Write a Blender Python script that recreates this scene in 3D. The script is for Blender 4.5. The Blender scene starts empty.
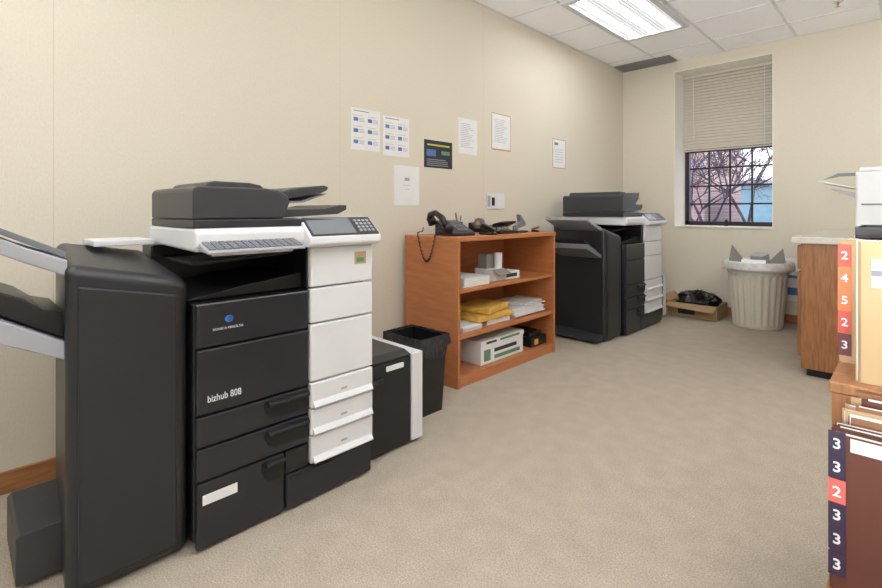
import bpy, bmesh, math, random
from mathutils import Vector, Matrix
random.seed(5)
S = bpy.context.scene
C = S.collection
# ------------------------------------------------------------------ surveying helpers
F, HU, HV, EYE, CX = 482.0, 441.0, 210.0, 1.09, 2.5
TH = math.atan2(474, 482); sT, cT = math.sin(TH), math.cos(TH)
BY = 5.66; CZ = 2.748
def ray(u, v):
    a = (u-HU)/F
    return Vector((-sT+cT*a, cT+sT*a, (HV-v)/F))
CAM = Vector((CX, 0, EYE))
def onx(u, v, X): r = ray(u, v); return CAM + r*((X-CX)/r.x)
def ony(u, v, Y): r = ray(u, v); return CAM + r*(Y/r.y)
def onz(u, v, Z): r = ray(u, v); return CAM + r*((Z-EYE)/r.z)
# ------------------------------------------------------------------ materials
def lin(c):
    return tuple(((x/255)/12.92 if x/255 <= .04045 else ((x/255+.055)/1.055)**2.4) for x in c)
def base(name):
    m = bpy.data.materials.new(name); m.use_nodes = True
    nt = m.node_tree; b = nt.nodes['Principled BSDF']
    return m, nt, b
def mat(name, col, rough=.5, metal=0, var=.06, scale=8, bump=0, bscale=200, emit=0, spec=.5, stretch=None, coat=0):
    m, nt, b = base(name)
    c = lin(col)
    tc = nt.nodes.new('ShaderNodeTexCoord'); mp = nt.nodes.new('ShaderNodeMapping')
    nt.links.new(tc.outputs['Object'], mp.inputs[0])
    if stretch: mp.inputs['Scale'].default_value = stretch
    n = nt.nodes.new('ShaderNodeTexNoise'); n.inputs['Scale'].default_value = scale; n.inputs['Detail'].default_value = 4
    nt.links.new(mp.outputs[0], n.inputs['Vector'])
    r = nt.nodes.new('ShaderNodeValToRGB')
    r.color_ramp.elements[0].position = .3; r.color_ramp.elements[1].position = .7
    r.color_ramp.elements[0].color = tuple(x*(1-var) for x in c)+(1,)
    r.color_ramp.elements[1].color = tuple(min(1, x*(1+var)) for x in c)+(1,)
    nt.links.new(n.outputs[0], r.inputs[0]); nt.links.new(r.outputs[0], b.inputs['Base Color'])
    b.inputs['Roughness'].default_value = rough; b.inputs['Metallic'].default_value = metal
    b.inputs['Specular IOR Level'].default_value = spec
    if coat: b.inputs['Coat Weight'].default_value = coat
    if emit:
        b.inputs['Emission Color'].default_value = c+(1,); b.inputs['Emission Strength'].default_value = emit
    if bump:
        n2 = nt.nodes.new('ShaderNodeTexNoise'); n2.inputs['Scale'].default_value = bscale; n2.inputs['Detail'].default_value = 3
        nt.links.new(mp.outputs[0], n2.inputs['Vector'])
        bp = nt.nodes.new('ShaderNodeBump'); bp.inputs['Strength'].default_value = bump; bp.inputs['Distance'].default_value = .004
        nt.links.new(n2.outputs[0], bp.inputs['Height']); nt.links.new(bp.outputs[0], b.inputs['Normal'])
    return m
def wood(name, col, dark, stretch, rough=.4):
    m, nt, b = base(name)
    tc = nt.nodes.new('ShaderNodeTexCoord'); mp = nt.nodes.new('ShaderNodeMapping'); mp.inputs['Scale'].default_value = stretch
    nt.links.new(tc.outputs['Object'], mp.inputs[0])
    n = nt.nodes.new('ShaderNodeTexNoise'); n.inputs['Scale'].default_value = 6; n.inputs['Detail'].default_value = 6; n.inputs['Distortion'].default_value = .6
    nt.links.new(mp.outputs[0], n.inputs['Vector'])
    r = nt.nodes.new('ShaderNodeValToRGB'); r.color_ramp.elements[0].position = .35; r.color_ramp.elements[1].position = .68
    r.color_ramp.elements[0].color = lin(dark)+(1,); r.color_ramp.elements[1].color = lin(col)+(1,)
    nt.links.new(n.outputs[0], r.inputs[0]); nt.links.new(r.outputs[0], b.inputs['Base Color'])
    b.inputs['Roughness'].default_value = rough
    return m
def wallmat():
    m, nt, b = base('wall_vinyl')
    g = nt.nodes.new('ShaderNodeNewGeometry')
    mp = nt.nodes.new('ShaderNodeMapping'); mp.inputs['Scale'].default_value = (90, 90, 40)
    nt.links.new(g.outputs['Position'], mp.inputs[0])
    n = nt.nodes.new('ShaderNodeTexNoise'); n.inputs['Scale'].default_value = 2; n.inputs['Detail'].default_value = 4
    nt.links.new(mp.outputs[0], n.inputs['Vector'])
    r = nt.nodes.new('ShaderNodeValToRGB'); r.color_ramp.elements[0].position = .3; r.color_ramp.elements[1].position = .7
    r.color_ramp.elements[0].color = lin((209, 201, 183))+(1,); r.color_ramp.elements[1].color = lin((217, 209, 192))+(1,)
    nt.links.new(n.outputs[0], r.inputs[0])
    sx = nt.nodes.new('ShaderNodeSeparateXYZ'); nt.links.new(g.outputs['Position'], sx.inputs[0])
    a = nt.nodes.new('ShaderNodeMath'); a.operation = 'ADD'; a.inputs[1].default_value = 20*1.37-.292
    nt.links.new(sx.outputs['Y'], a.inputs[0])
    f = nt.nodes.new('ShaderNodeMath'); f.operation = 'MODULO'; f.inputs[1].default_value = 1.37; nt.links.new(a.outputs[0], f.inputs[0])
    l = nt.nodes.new('ShaderNodeMath'); l.operation = 'LESS_THAN'; l.inputs[1].default_value = .003; nt.links.new(f.outputs[0], l.inputs[0])
    mx = nt.nodes.new('ShaderNodeMixRGB'); mx.inputs[2].default_value = lin((199, 190, 171))+(1,)
    nt.links.new(l.outputs[0], mx.inputs[0]); nt.links.new(r.outputs[0], mx.inputs[1]); nt.links.new(mx.outputs[0], b.inputs['Base Color'])
    bp = nt.nodes.new('ShaderNodeBump'); bp.inputs['Strength'].default_value = .12; bp.inputs['Distance'].default_value = .003
    nt.links.new(n.outputs[0], bp.inputs['Height']); nt.links.new(bp.outputs[0], b.inputs['Normal'])
    b.inputs['Roughness'].default_value = .7
    return m
def carpetmat():
    m, nt, b = base('carpet')
    g = nt.nodes.new('ShaderNodeNewGeometry')
    def noise(sc, d):
        n = nt.nodes.new('ShaderNodeTexNoise'); n.inputs['Scale'].default_value = sc; n.inputs['Detail'].default_value = d
        nt.links.new(g.outputs['Position'], n.inputs['Vector']); return n
    n1 = noise(190, 6); n2 = noise(11, 8)
    r = nt.nodes.new('ShaderNodeValToRGB'); r.color_ramp.elements[0].position = .3; r.color_ramp.elements[1].position = .7
    r.color_ramp.elements[0].color = lin((151, 140, 125))+(1,); r.color_ramp.elements[1].color = lin((191, 179, 163))+(1,)
    nt.links.new(n1.outputs[0], r.inputs[0])
    r2 = nt.nodes.new('ShaderNodeValToRGB'); r2.color_ramp.elements[0].position = .35; r2.color_ramp.elements[1].position = .65
    r2.color_ramp.elements[0].color = (.92, .915, .91, 1); r2.color_ramp.elements[1].color = (1, 1, 1, 1)
    nt.links.new(n2.outputs[0], r2.inputs[0])
    mx = nt.nodes.new('ShaderNodeMixRGB'); mx.blend_type = 'MULTIPLY'; mx.inputs[0].default_value = 1
    nt.links.new(r.outputs[0], mx.inputs[1]); nt.links.new(r2.outputs[0], mx.inputs[2]); nt.links.new(mx.outputs[0], b.inputs['Base Color'])
    bp = nt.nodes.new('ShaderNodeBump'); bp.inputs['Strength'].default_value = .22; bp.inputs['Distance'].default_value = .004
    nt.links.new(n1.outputs[0], bp.inputs['Height']); nt.links.new(bp.outputs[0], b.inputs['Normal'])
    b.inputs['Roughness'].default_value = .95; b.inputs['Specular IOR Level'].default_value = .1
    return m
def brickmat():
    m, nt, b = base('outside_brick')
    g = nt.nodes.new('ShaderNodeNewGeometry'); mp = nt.nodes.new('ShaderNodeMapping'); mp.inputs['Rotation'].default_value = (math.pi/2, 0, 0)
    nt.links.new(g.outputs['Position'], mp.inputs[0])
    k = nt.nodes.new('ShaderNodeTexBrick'); k.inputs['Scale'].default_value = 3
    k.inputs['Color1'].default_value = lin((186, 154, 148))+(1,); k.inputs['Color2'].default_value = lin((176, 144, 140))+(1,); k.inputs['Mortar'].default_value = lin((200, 184, 184))+(1,)
    nt.links.new(mp.outputs[0], k.inputs['Vector']); nt.links.new(k.outputs[0], b.inputs['Base Color']); return m
def glassmat():
    m = bpy.data.materials.new('window_glass'); m.use_nodes = True; nt = m.node_tree; nt.nodes.clear()
    o = nt.nodes.new('ShaderNodeOutputMaterial'); t = nt.nodes.new('ShaderNodeBsdfTransparent'); g = nt.nodes.new('ShaderNodeBsdfGlossy'); g.inputs['Roughness'].default_value = .02
    mx = nt.nodes.new('ShaderNodeMixShader'); mx.inputs[0].default_value = .05
    nt.links.new(t.outputs[0], mx.inputs[1]); nt.links.new(g.outputs[0], mx.inputs[2]); nt.links.new(mx.outputs[0], o.inputs[0]); return m
M = dict(
    wall=wallmat(), carpet=carpetmat(), brick=brickmat(), glass=glassmat(),
    ceil=mat('ceiling_tile', (251, 252, 255), .9, var=.02, scale=60, bump=.3, bscale=150),
    grid=mat('ceiling_grid_metal', (222, 223, 224), .5, var=.02),
    vent=mat('vent_grey', (130, 130, 128), .6),
    black=mat('charcoal_plastic', (37, 38, 42), .36, bump=.05, bscale=500),
    black2=mat('black_plastic', (23, 23, 26), .32, bump=.04, bscale=400),
    dark=mat('deep_black', (12, 12, 14), .5),
    adf=mat('adf_grey', (52, 53, 57), .38),
    grey=mat('mid_grey_plastic', (112, 115, 121), .45),
    lgrey=mat('light_grey_plastic', (160, 162, 168), .35),
    stand=mat('stand_grey', (58, 58, 60), .5),
    screen=mat('screen_grey', (84, 88, 94), .15),
    white=mat('white_plastic', (216, 217, 219), .42, var=.02),
    lamp_metal=mat('fixture_metal', (205, 206, 208), .5, var=.02), louv=mat('louver_metal', (200, 202, 206), .5, var=.02),
    paper=mat('paper_white', (226, 226, 226), .8, var=.02),
    ink=mat('ink_grey', (130, 132, 140), .8), inkb=mat('ink_blue', (80, 120, 170), .7), inkd=mat('ink_dark', (42, 44, 52), .7),
    inkg=mat('ink_green', (96, 140, 104), .7), inky=mat('ink_yellow', (200, 190, 90), .7),
    blue=mat('logo_blue', (60, 120, 205), .4), letter=mat('letter_white', (225, 228, 232), .5),
    cherry=wood('cherry_wood', (184, 118, 72), (172, 106, 62), (1, 1, 6)),
    cherryh=wood('cherry_wood_shelf', (188, 123, 77), (175, 109, 65), (5, 1, 5)),
    oak=wood('oak_wood', (164, 114, 72), (134, 88, 54), (14, 14, 1.2)),
    oakb=wood('oak_baseboard', (170, 116, 72), (144, 94, 56), (1.5, 1.5, 14)),
    counter=mat('counter_laminate', (200, 196, 182), .35, var=.04, scale=60),
    card=mat('cardboard', (166, 138, 102), .85), cardg=mat('grey_cardboard', (136, 134, 128), .85),
    manila=mat('manila', (184, 158, 120), .75, var=.05), manila2=mat('manila_edge', (150, 124, 90), .8), maroon=mat('maroon_folder', (94, 52, 38), .65, var=.08),
    brownf=mat('brown_folder', (140, 98, 70), .7), tan=mat('tan_board', (186, 150, 104), .7), pinkf=mat('pinkish_folder', (178, 146, 126), .7),
    red=mat('tab_red', (204, 76, 54), .5), orange=mat('tab_orange', (218, 112, 58), .5), dmaroon=mat('tab_maroon', (98, 34, 40), .5), navy=mat('tab_navy', (52, 36, 66), .5), pink=mat('tab_pink', (218, 104, 98), .5),
    yellow=mat('yellow_plastic_wrap', (214, 172, 80), .3, var=.15, scale=20), orangep=mat('orange_plastic', (220, 150, 50), .4),
    can=mat('trash_can_beige', (210, 204, 188), .5, var=.04), bag=mat('bag_black', (20, 20, 23), .22), liner=mat('clear_liner', (212, 212, 208), .2, var=.12, scale=30),
    dliner=mat('thin_dark_liner', (46, 47, 50), .1, var=.5, scale=18),
    wframe=mat('dark_window_frame', (36, 26, 30), .4), blind=mat('blind_beige', (200, 192, 178), .6, var=.02),
    reveal=mat('reveal_white', (236, 232, 222), .7, var=.02),
    teal=mat('outside_teal', (146, 192, 208), .7), bark=mat('tree_bark', (64, 54, 72), .9, var=.2), pave=mat('pavement', (165, 165, 172), .9), pinkw=mat('pale_outside_wall', (208, 204, 214), .9),
    chrome=mat('chrome', (200, 200, 205), .2, metal=1), diff=mat('light_diffuser', (240, 244, 250), .5, emit=.6, var=0), tube=mat('light_tube', (250, 252, 255), .5, emit=22, var=0), sprink=mat('brass', (180, 160, 120), .3, metal=.8),
)
# ------------------------------------------------------------------ mesh helpers
ORG = {}
class MB:
    def __init__(s, m=None): s.v = []; s.f = []; s.mi = []; s.M = m or Matrix()
    def add(s, vs, fs, mi=0):
        k = len(s.v); s.v += [s.M @ Vector(p) for p in vs]
        for f in fs: s.f.append([i+k for i in f]); s.mi.append(mi)
        return s
    def box(s, x0, x1, y0, y1, z0, z1, mi=0):
        return s.add([(x0,y0,z0),(x1,y0,z0),(x1,y1,z0),(x0,y1,z0),(x0,y0,z1),(x1,y0,z1),(x1,y1,z1),(x0,y1,z1)],
                     [(0,3,2,1),(4,5,6,7),(0,1,5,4),(1,2,6,5),(2,3,7,6),(3,0,4,7)], mi)
    def hexa(s, b, t, mi=0):
        return s.add(list(b)+list(t), [(3,2,1,0),(4,5,6,7),(0,1,5,4),(1,2,6,5),(2,3,7,6),(3,0,4,7)], mi)
    def prism(s, pts, ax, a, b, mi=0):
        def P(p, h): return {'x': (h, p[0], p[1]), 'y': (p[0], h, p[1]), 'z': (p[0], p[1], h)}[ax]
        n = len(pts)
        return s.add([P(p, a) for p in pts]+[P(p, b) for p in pts], [list(range(n)), list(range(2*n-1, n-1, -1))]+[(i, (i+1) % n, n+(i+1) % n, n+i) for i in range(n)], mi)
    def tube(s, path, r, n=8, mi=0):
        path = [Vector(p) for p in path]; rs = r if isinstance(r, list) else [r]*len(path); vs = []; fs = []
        for i, p in enumerate(path):
            d = (path[min(i+1, len(path)-1)]-path[max(i-1, 0)]).normalized()
            up = Vector((0, 0, 1)) if abs(d.z) < .9 else Vector((1, 0, 0))
            a = d.cross(up).normalized(); b = d.cross(a)
            for j in range(n): q = 2*math.pi*j/n; vs.append(p+(a*math.cos(q)+b*math.sin(q))*rs[i])
        for i in range(len(path)-1):
            for j in range(n): fs.append((i*n+j, i*n+(j+1) % n, (i+1)*n+(j+1) % n, (i+1)*n+j))
        fs.append(list(range(n))[::-1]); fs.append([len(path)*n-n+j for j in range(n)])
        return s.add(vs, fs, mi)
    def lathe(s, prof, c, n=40, mod=None, capb=True, capt=False, mi=0):
        vs = []; fs = []
        for k, (r, z) in enumerate(prof):
            for j in range(n):
                q = 2*math.pi*j/n; rr = r*(mod(j, k) if mod else 1); vs.append((c[0]+rr*math.cos(q), c[1]+rr*math.sin(q), c[2]+z))
        for k in range(len(prof)-1):
            for j in range(n): fs.append((k*n+j, k*n+(j+1) % n, (k+1)*n+(j+1) % n, (k+1)*n+j))
        if capb: fs.append(list(range(n))[::-1])
        if capt: fs.append([(len(prof)-1)*n+j for j in range(n)])
        return s.add(vs, fs, mi)
    def blob(s, c, rx, ry, rz, amp=.12, n=18, m=10, zmin=None):
        vs = []; fs = []
        for k in range(m+1):
            ph = math.pi*k/m
            for j in range(n):
                q = 2*math.pi*j/n; f = 1+random.uniform(-amp, amp)
                z = c[2]-rz*math.cos(ph)*f
                if zmin is not None: z = max(z, zmin)
                vs.append((c[0]+rx*math.sin(ph)*math.cos(q)*f, c[1]+ry*math.sin(ph)*math.sin(q)*f, z))
        for k in range(m):
            for j in range(n): fs.append((k*n+j, k*n+(j+1) % n, (k+1)*n+(j+1) % n, (k+1)*n+j))
        return s.add(vs, fs)
    def build(s, name, m, parent=None, bevel=0, smooth=False, seg=2, origin=None):
        if parent is not None: o0 = ORG[parent.name]
        elif origin is not None: o0 = Vector(origin)
        else:
            xs = [p.x for p in s.v]; ys = [p.y for p in s.v]; zs = [p.z for p in s.v]
            o0 = Vector(((min(xs)+max(xs))/2, (min(ys)+max(ys))/2, min(zs)))
        me = bpy.data.meshes.new(name); me.from_pydata([tuple(p-o0) for p in s.v], [], s.f)
        ms = m if isinstance(m, (list, tuple)) else [m]
        for q in ms: me.materials.append(M[q])
        for i, p in enumerate(me.polygons): p.material_index = s.mi[i]; p.use_smooth = smooth
        bm = bmesh.new(); bm.from_mesh(me); bmesh.ops.recalc_face_normals(bm, faces=bm.faces); bm.to_mesh(me); bm.free()
        o = bpy.data.objects.new(name, me); C.objects.link(o)
        if parent is not None: o.parent = parent
        else: o.location = o0
        ORG[o.name] = o0
        if bevel:
            b = o.modifiers.new('bevel', 'BEVEL'); b.width = bevel; b.segments = seg; b.limit_method = 'ANGLE'; b.angle_limit = math.radians(35)
        return o
def thing(name, label, cat, loc, group=None):
    o = bpy.data.objects.new(name, None); C.objects.link(o); o.location = loc; o.empty_display_size = .1
    ORG[o.name] = Vector(loc); return tag(o, label, cat, group)
def tag(o, label, cat, group=None):
    o['label'] = label; o['category'] = cat
    if group: o['group'] = group
    return o
def struct(o): o['kind'] = 'structure'; return o
def B(x0, x1, y0, y1, z0, z1): return MB().box(x0, x1, y0, y1, z0, z1)
RX = Matrix(((0,0,1),(1,0,0),(0,1,0)))      # text facing +X
RY = Matrix(((1,0,0),(0,0,-1),(0,1,0)))     # text facing -Y
def text(body, size, loc, R, m, parent, name='lettering', align='LEFT', sx=1, bold=0):
    cu = bpy.data.curves.new('t', 'FONT'); cu.body = body; cu.size = size; cu.align_x = align; cu.extrude = .0003; cu.offset = bold
    to = bpy.data.objects.new('t', cu); C.objects.link(to); bpy.context.view_layer.update()
    me = bpy.data.meshes.new_from_object(to.evaluated_get(bpy.context.evaluated_depsgraph_get()))
    bpy.data.objects.remove(to)
    T = Matrix.Translation(Vector(loc)-ORG[parent.name]) @ R.to_4x4() @ Matrix.Diagonal((sx, 1, 1, 1))
    me.transform(T); me.materials.clear(); me.materials.append(M[m]); me.name = name
    o = bpy.data.objects.new(name, me); C.objects.link(o); o.parent = parent; ORG[o.name] = ORG[parent.name]; return o

# ------------------------------------------------------------------ the room
RXW, NY = 4.2, -2.6
struct(B(-.1, RXW+.1, NY-.1, BY+.05, -.1, 0).build('floor', 'carpet'))
struct(B(-.1, RXW+.1, NY-.1, BY+.5, CZ, CZ+.1).build('ceiling', 'ceil'))
struct(B(-.1, 0, NY-.1, BY, 0, CZ).build('wall_left', 'wall'))
struct(B(RXW, RXW+.1, NY-.1, BY, 0, CZ).build('wall_right', 'wall'))
struct(B(0, RXW, NY-.1, NY, 0, CZ).build('wall_front', 'wall'))
WX0, WX1, WZ0, WZ1, WD = .584, 1.507, .905, 2.63, .37
w = MB()
w.box(-.1, WX0, BY, BY+.5, 0, CZ); w.box(WX1, RXW+.1, BY, BY+.5, 0, CZ); w.box(WX0, WX1, BY, BY+.5, 0, WZ0); w.box(WX0, WX1, BY, BY+.5, WZ1, CZ)
struct(w.build('wall_back', 'wall'))
w = MB(); e = .006
w.box(WX0, WX0+e, BY-.002, BY+WD, WZ0, WZ1); w.box(WX1-e, WX1, BY-.002, BY+WD, WZ0, WZ1); w.box(WX0, WX1, BY-.002, BY+WD, WZ1-e, WZ1); w.box(WX0, WX1, BY-.015, BY+WD, WZ0, WZ0+.012)
struct(w.build('trim_2', 'reveal'))
struct(B(0, .014, NY, BY, 0, .085).build('baseboard_left', 'oakb', bevel=.004))
struct(B(.014, RXW, BY-.014, BY, 0, .085).build('baseboard_back', 'oakb', bevel=.004))
g = MB(); gx = [.475+.61*i for i in range(-0, 7)]; gy = [4.61+.61*i for i in range(-11, 2)]
for x in gx: g.box(x-.011, x+.011, NY, BY, CZ-.004, CZ)
for y in gy: g.box(0, RXW, y-.011, y+.011, CZ-.004, CZ)
g.box(0, .02, NY, BY, CZ-.004, CZ); g.box(0, RXW, BY-.02, BY, CZ-.004, CZ)
struct(g.build('trim_1', 'grid'))
# window
YW = BY+WD
wf = MB(); fw = .045
wf.box(WX0+e, WX0+e+fw, YW-.03, YW+.04, WZ0+.012, WZ1-e); wf.box(WX1-e-fw, WX1-e, YW-.03, YW+.04, WZ0+.012, WZ1-e)
wf.box(WX0+e, WX1-e, YW-.03, YW+.04, WZ1-e-fw, WZ1-e); wf.box(WX0+e, WX1-e, YW-.03, YW+.04, WZ0+.012, WZ0+.012+fw)
wf.box(WX0+e, WX1-e, YW-.02, YW+.03, 1.75, 1.79)
win = struct(wf.build('window_1', 'wframe'))
mu = MB()
for i in range(1, 4):
    x = WX0+fw+(WX1-WX0-2*fw)*i/4; mu.box(x-.009, x+.009, YW-.005, YW+.015, WZ0+fw, WZ1-fw)
for i in range(1, 8):
    z = WZ0+.05+(WZ1-WZ0-.1)*i/8; mu.box(WX0+fw, WX1-fw, YW-.005, YW+.015, z-.009, z+.009)
mu.build('muntin_grid', 'wframe', win)
B(WX0+fw, WX1-fw, YW+.004, YW+.007, WZ0+fw, WZ1-fw).build('window_pane', 'glass', win)
# blind
ybl = YW-.09; zb = ony(728, 149, ybl).z
bl = thing('window_blind', 'beige mini blind lowered over the top half of the window', 'blind', ((WX0+WX1)/2, ybl, zb))
B(WX0+.02, WX1-.02, ybl-.025, ybl+.025, WZ1-.04, WZ1-e-.001).build('headrail', 'blind', bl, .003)
sl = MB(); z = zb+.02; dz = .034
xa, xb_ = WX0+.012, WX1-.012
while z < WZ1-.065:
    pr_ = [(ybl-.014, z), (ybl-.011, z+.018), (ybl+.012, z+.046), (ybl+.012, z+.047), (ybl-.013, z+.020), (ybl-.016, z)]
    sl.prism(pr_, 'x', xa, xb_); z += dz
sl.build('slats', 'blind', bl)
B(WX0+.02, WX1-.02, ybl-.012, ybl+.012, zb, zb+.015).build('bottom_rail', 'blind', bl, .003)
MB().tube([(WX0+.12, ybl-.03, WZ1-.04), (WX0+.13, ybl-.032, 1.9)], .004).build('tilt_wand', 'white', bl)
MB().tube([(WX1-.12, ybl-.03, WZ1-.04), (WX1-.12, ybl-.031, 1.75)], .002).build('pull_cord', 'white', bl)
sb = MB().lathe([(.02, 0), (.022, .05), (.012, .06), (.012, .07)], (1.05, BY+.2, WZ0+.0125), 16, capt=True).build('small_bottle', 'dark'); tag(sb, 'small dark bottle standing on the window sill', 'bottle')
def fixture(x0, y0, label):
    x1, y1 = x0+.585, y0+1.2; t = thing('ceiling_light', label, 'ceiling light', ((x0+x1)/2, (y0+y1)/2, CZ-.03))
    f = MB(); q = .045; z0, z1 = CZ-.03, CZ-.0045
    f.box(x0, x0+q, y0, y1, z0, z1); f.box(x1-q, x1, y0, y1, z0, z1); f.box(x0+q, x1-q, y0, y0+q, z0, z1); f.box(x0+q, x1-q, y1-q, y1, z0, z1)
    f.build('frame', 'lamp_metal', t)
    d = MB(); d.box(x0+q, x1-q, y0+q, y1-q, CZ-.010, CZ-.0045); d.build('diffuser', 'diff', t)
    wd_ = x1-x0-2*q
    for i in range(3):
        xx = x0+q+wd_*(i*2+1)/6; B(xx-.026, xx+.026, y0+q+.01, y1-q-.01, CZ-.016, CZ-.0102).build('light_tube', 'tube', t)
    l = MB()
    for i in range(1, 18):
        if i % 6 == 3: continue
        xx = x0+q+wd_*i/18; l.box(xx-.003, xx+.003, y0+q, y1-q, CZ-.014, CZ-.0102)
    l.build('louver', 'louv', t)
fixture(.487, 3.40, 'lit rectangular fluorescent ceiling light above the far copier')
for i, (x, y) in enumerate([(.487, -.9), (.487, -2.3), (2.93, 2.2), (2.93, 4.0), (2.93, -.9), (1.7, -2.3), (1.7, .9)]):
    fixture(x, y, 'fluorescent ceiling light outside the picture, fixture %s from the door end' % ['third', 'first', 'sixth', 'seventh', 'fourth', 'second', 'fifth'][i])
vt = thing('ceiling_vent', 'dark grey ceiling vent in the corner above the far copier', 'vent', (.32, 5.5, CZ-.02))
B(.02, .63, 5.37, 5.63, CZ-.012, CZ-.0045).build('vent_plate', 'vent', vt)
s_ = MB()
for i in range(7): y = 5.39+i*.036; s_.box(.04, .61, y, y+.012, CZ-.02, CZ-.012)
s_.build('louver_blades', 'vent', vt)
p = onz(838, 4, CZ-.02)
sp = thing('sprinkler_head', 'small round sprinkler head on the ceiling at upper right', 'sprinkler', (p.x, p.y, CZ-.04))
MB().lathe([(.035, 0), (.035, .006)], (p.x, p.y, CZ-.0062), 20, capt=True).build('escutcheon', 'white', sp)
MB().lathe([(.018, -.035), (.006, -.03), (.009, 0)], (p.x, p.y, CZ-.006), 12).build('deflector', 'sprink', sp)
# ------------------------------------------------------------------ outside
struct(B(-12, 14, BY+.5, 30, -.3, -.2).build('ground', 'pave'))
ob = thing('brick_building', 'pink brick building seen through the left of the window', 'building', (-3, 11.5, -.2))
B(-6, -.62, 11, 14, -.2, 2.6).build('wall', 'brick', ob)
B(-6, -.61, 10.95, 11, 1.95, 2.1).build('ledge', 'pinkw', ob)
tb = thing('teal_building', 'pale teal building seen through the right of the window', 'building', (2, 11, -.2))
B(.12, 4, 10.6, 13, -.2, 1.55).build('wall', 'teal', tb)
B(.05, 4.1, 10.5, 13.1, 1.55, 1.65).build('roof', 'pinkw', tb)
pb = thing('pale_building', 'pale low building behind the bare tree', 'building', (0, 16, -.2))
B(-4, 3, 15, 18, -.2, 1.5).build('wall', 'pinkw', pb); B(-4.1, 3.1, 14.9, 18.1, 1.5, 1.6).build('roof', 'pave', pb)
tr = MB()
def branch(p, d, L, r, n):
    q = p+d*L; tr.tube([p, (p+q)/2+Vector((random.uniform(-.03, .03), 0, random.uniform(-.03, .03))), q], [r, r*.85, r*.65], 5)
    if n:
        for _ in range(3):
            branch(q, (d+Vector((random.uniform(-.9, .9), random.uniform(-.4, .4), random.uniform(-.5, .4)))).normalized(), L*.72, r*.65, n-1)
branch(Vector((-.1, 9.2, -.2)), Vector((0, 0, 1)), .9, .042, 6)
branch(Vector((.35, 9.6, -.2)), Vector((0.1, 0, 1)).normalized(), 1.0, .038, 6)
branch(Vector((-.5, 9.8, -.2)), Vector((-0.1, 0, 1)).normalized(), .8, .038, 6)
tag(tr.build('bare_tree', 'bark'), 'bare dark tree with tangled branches outside the window', 'tree')

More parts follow.
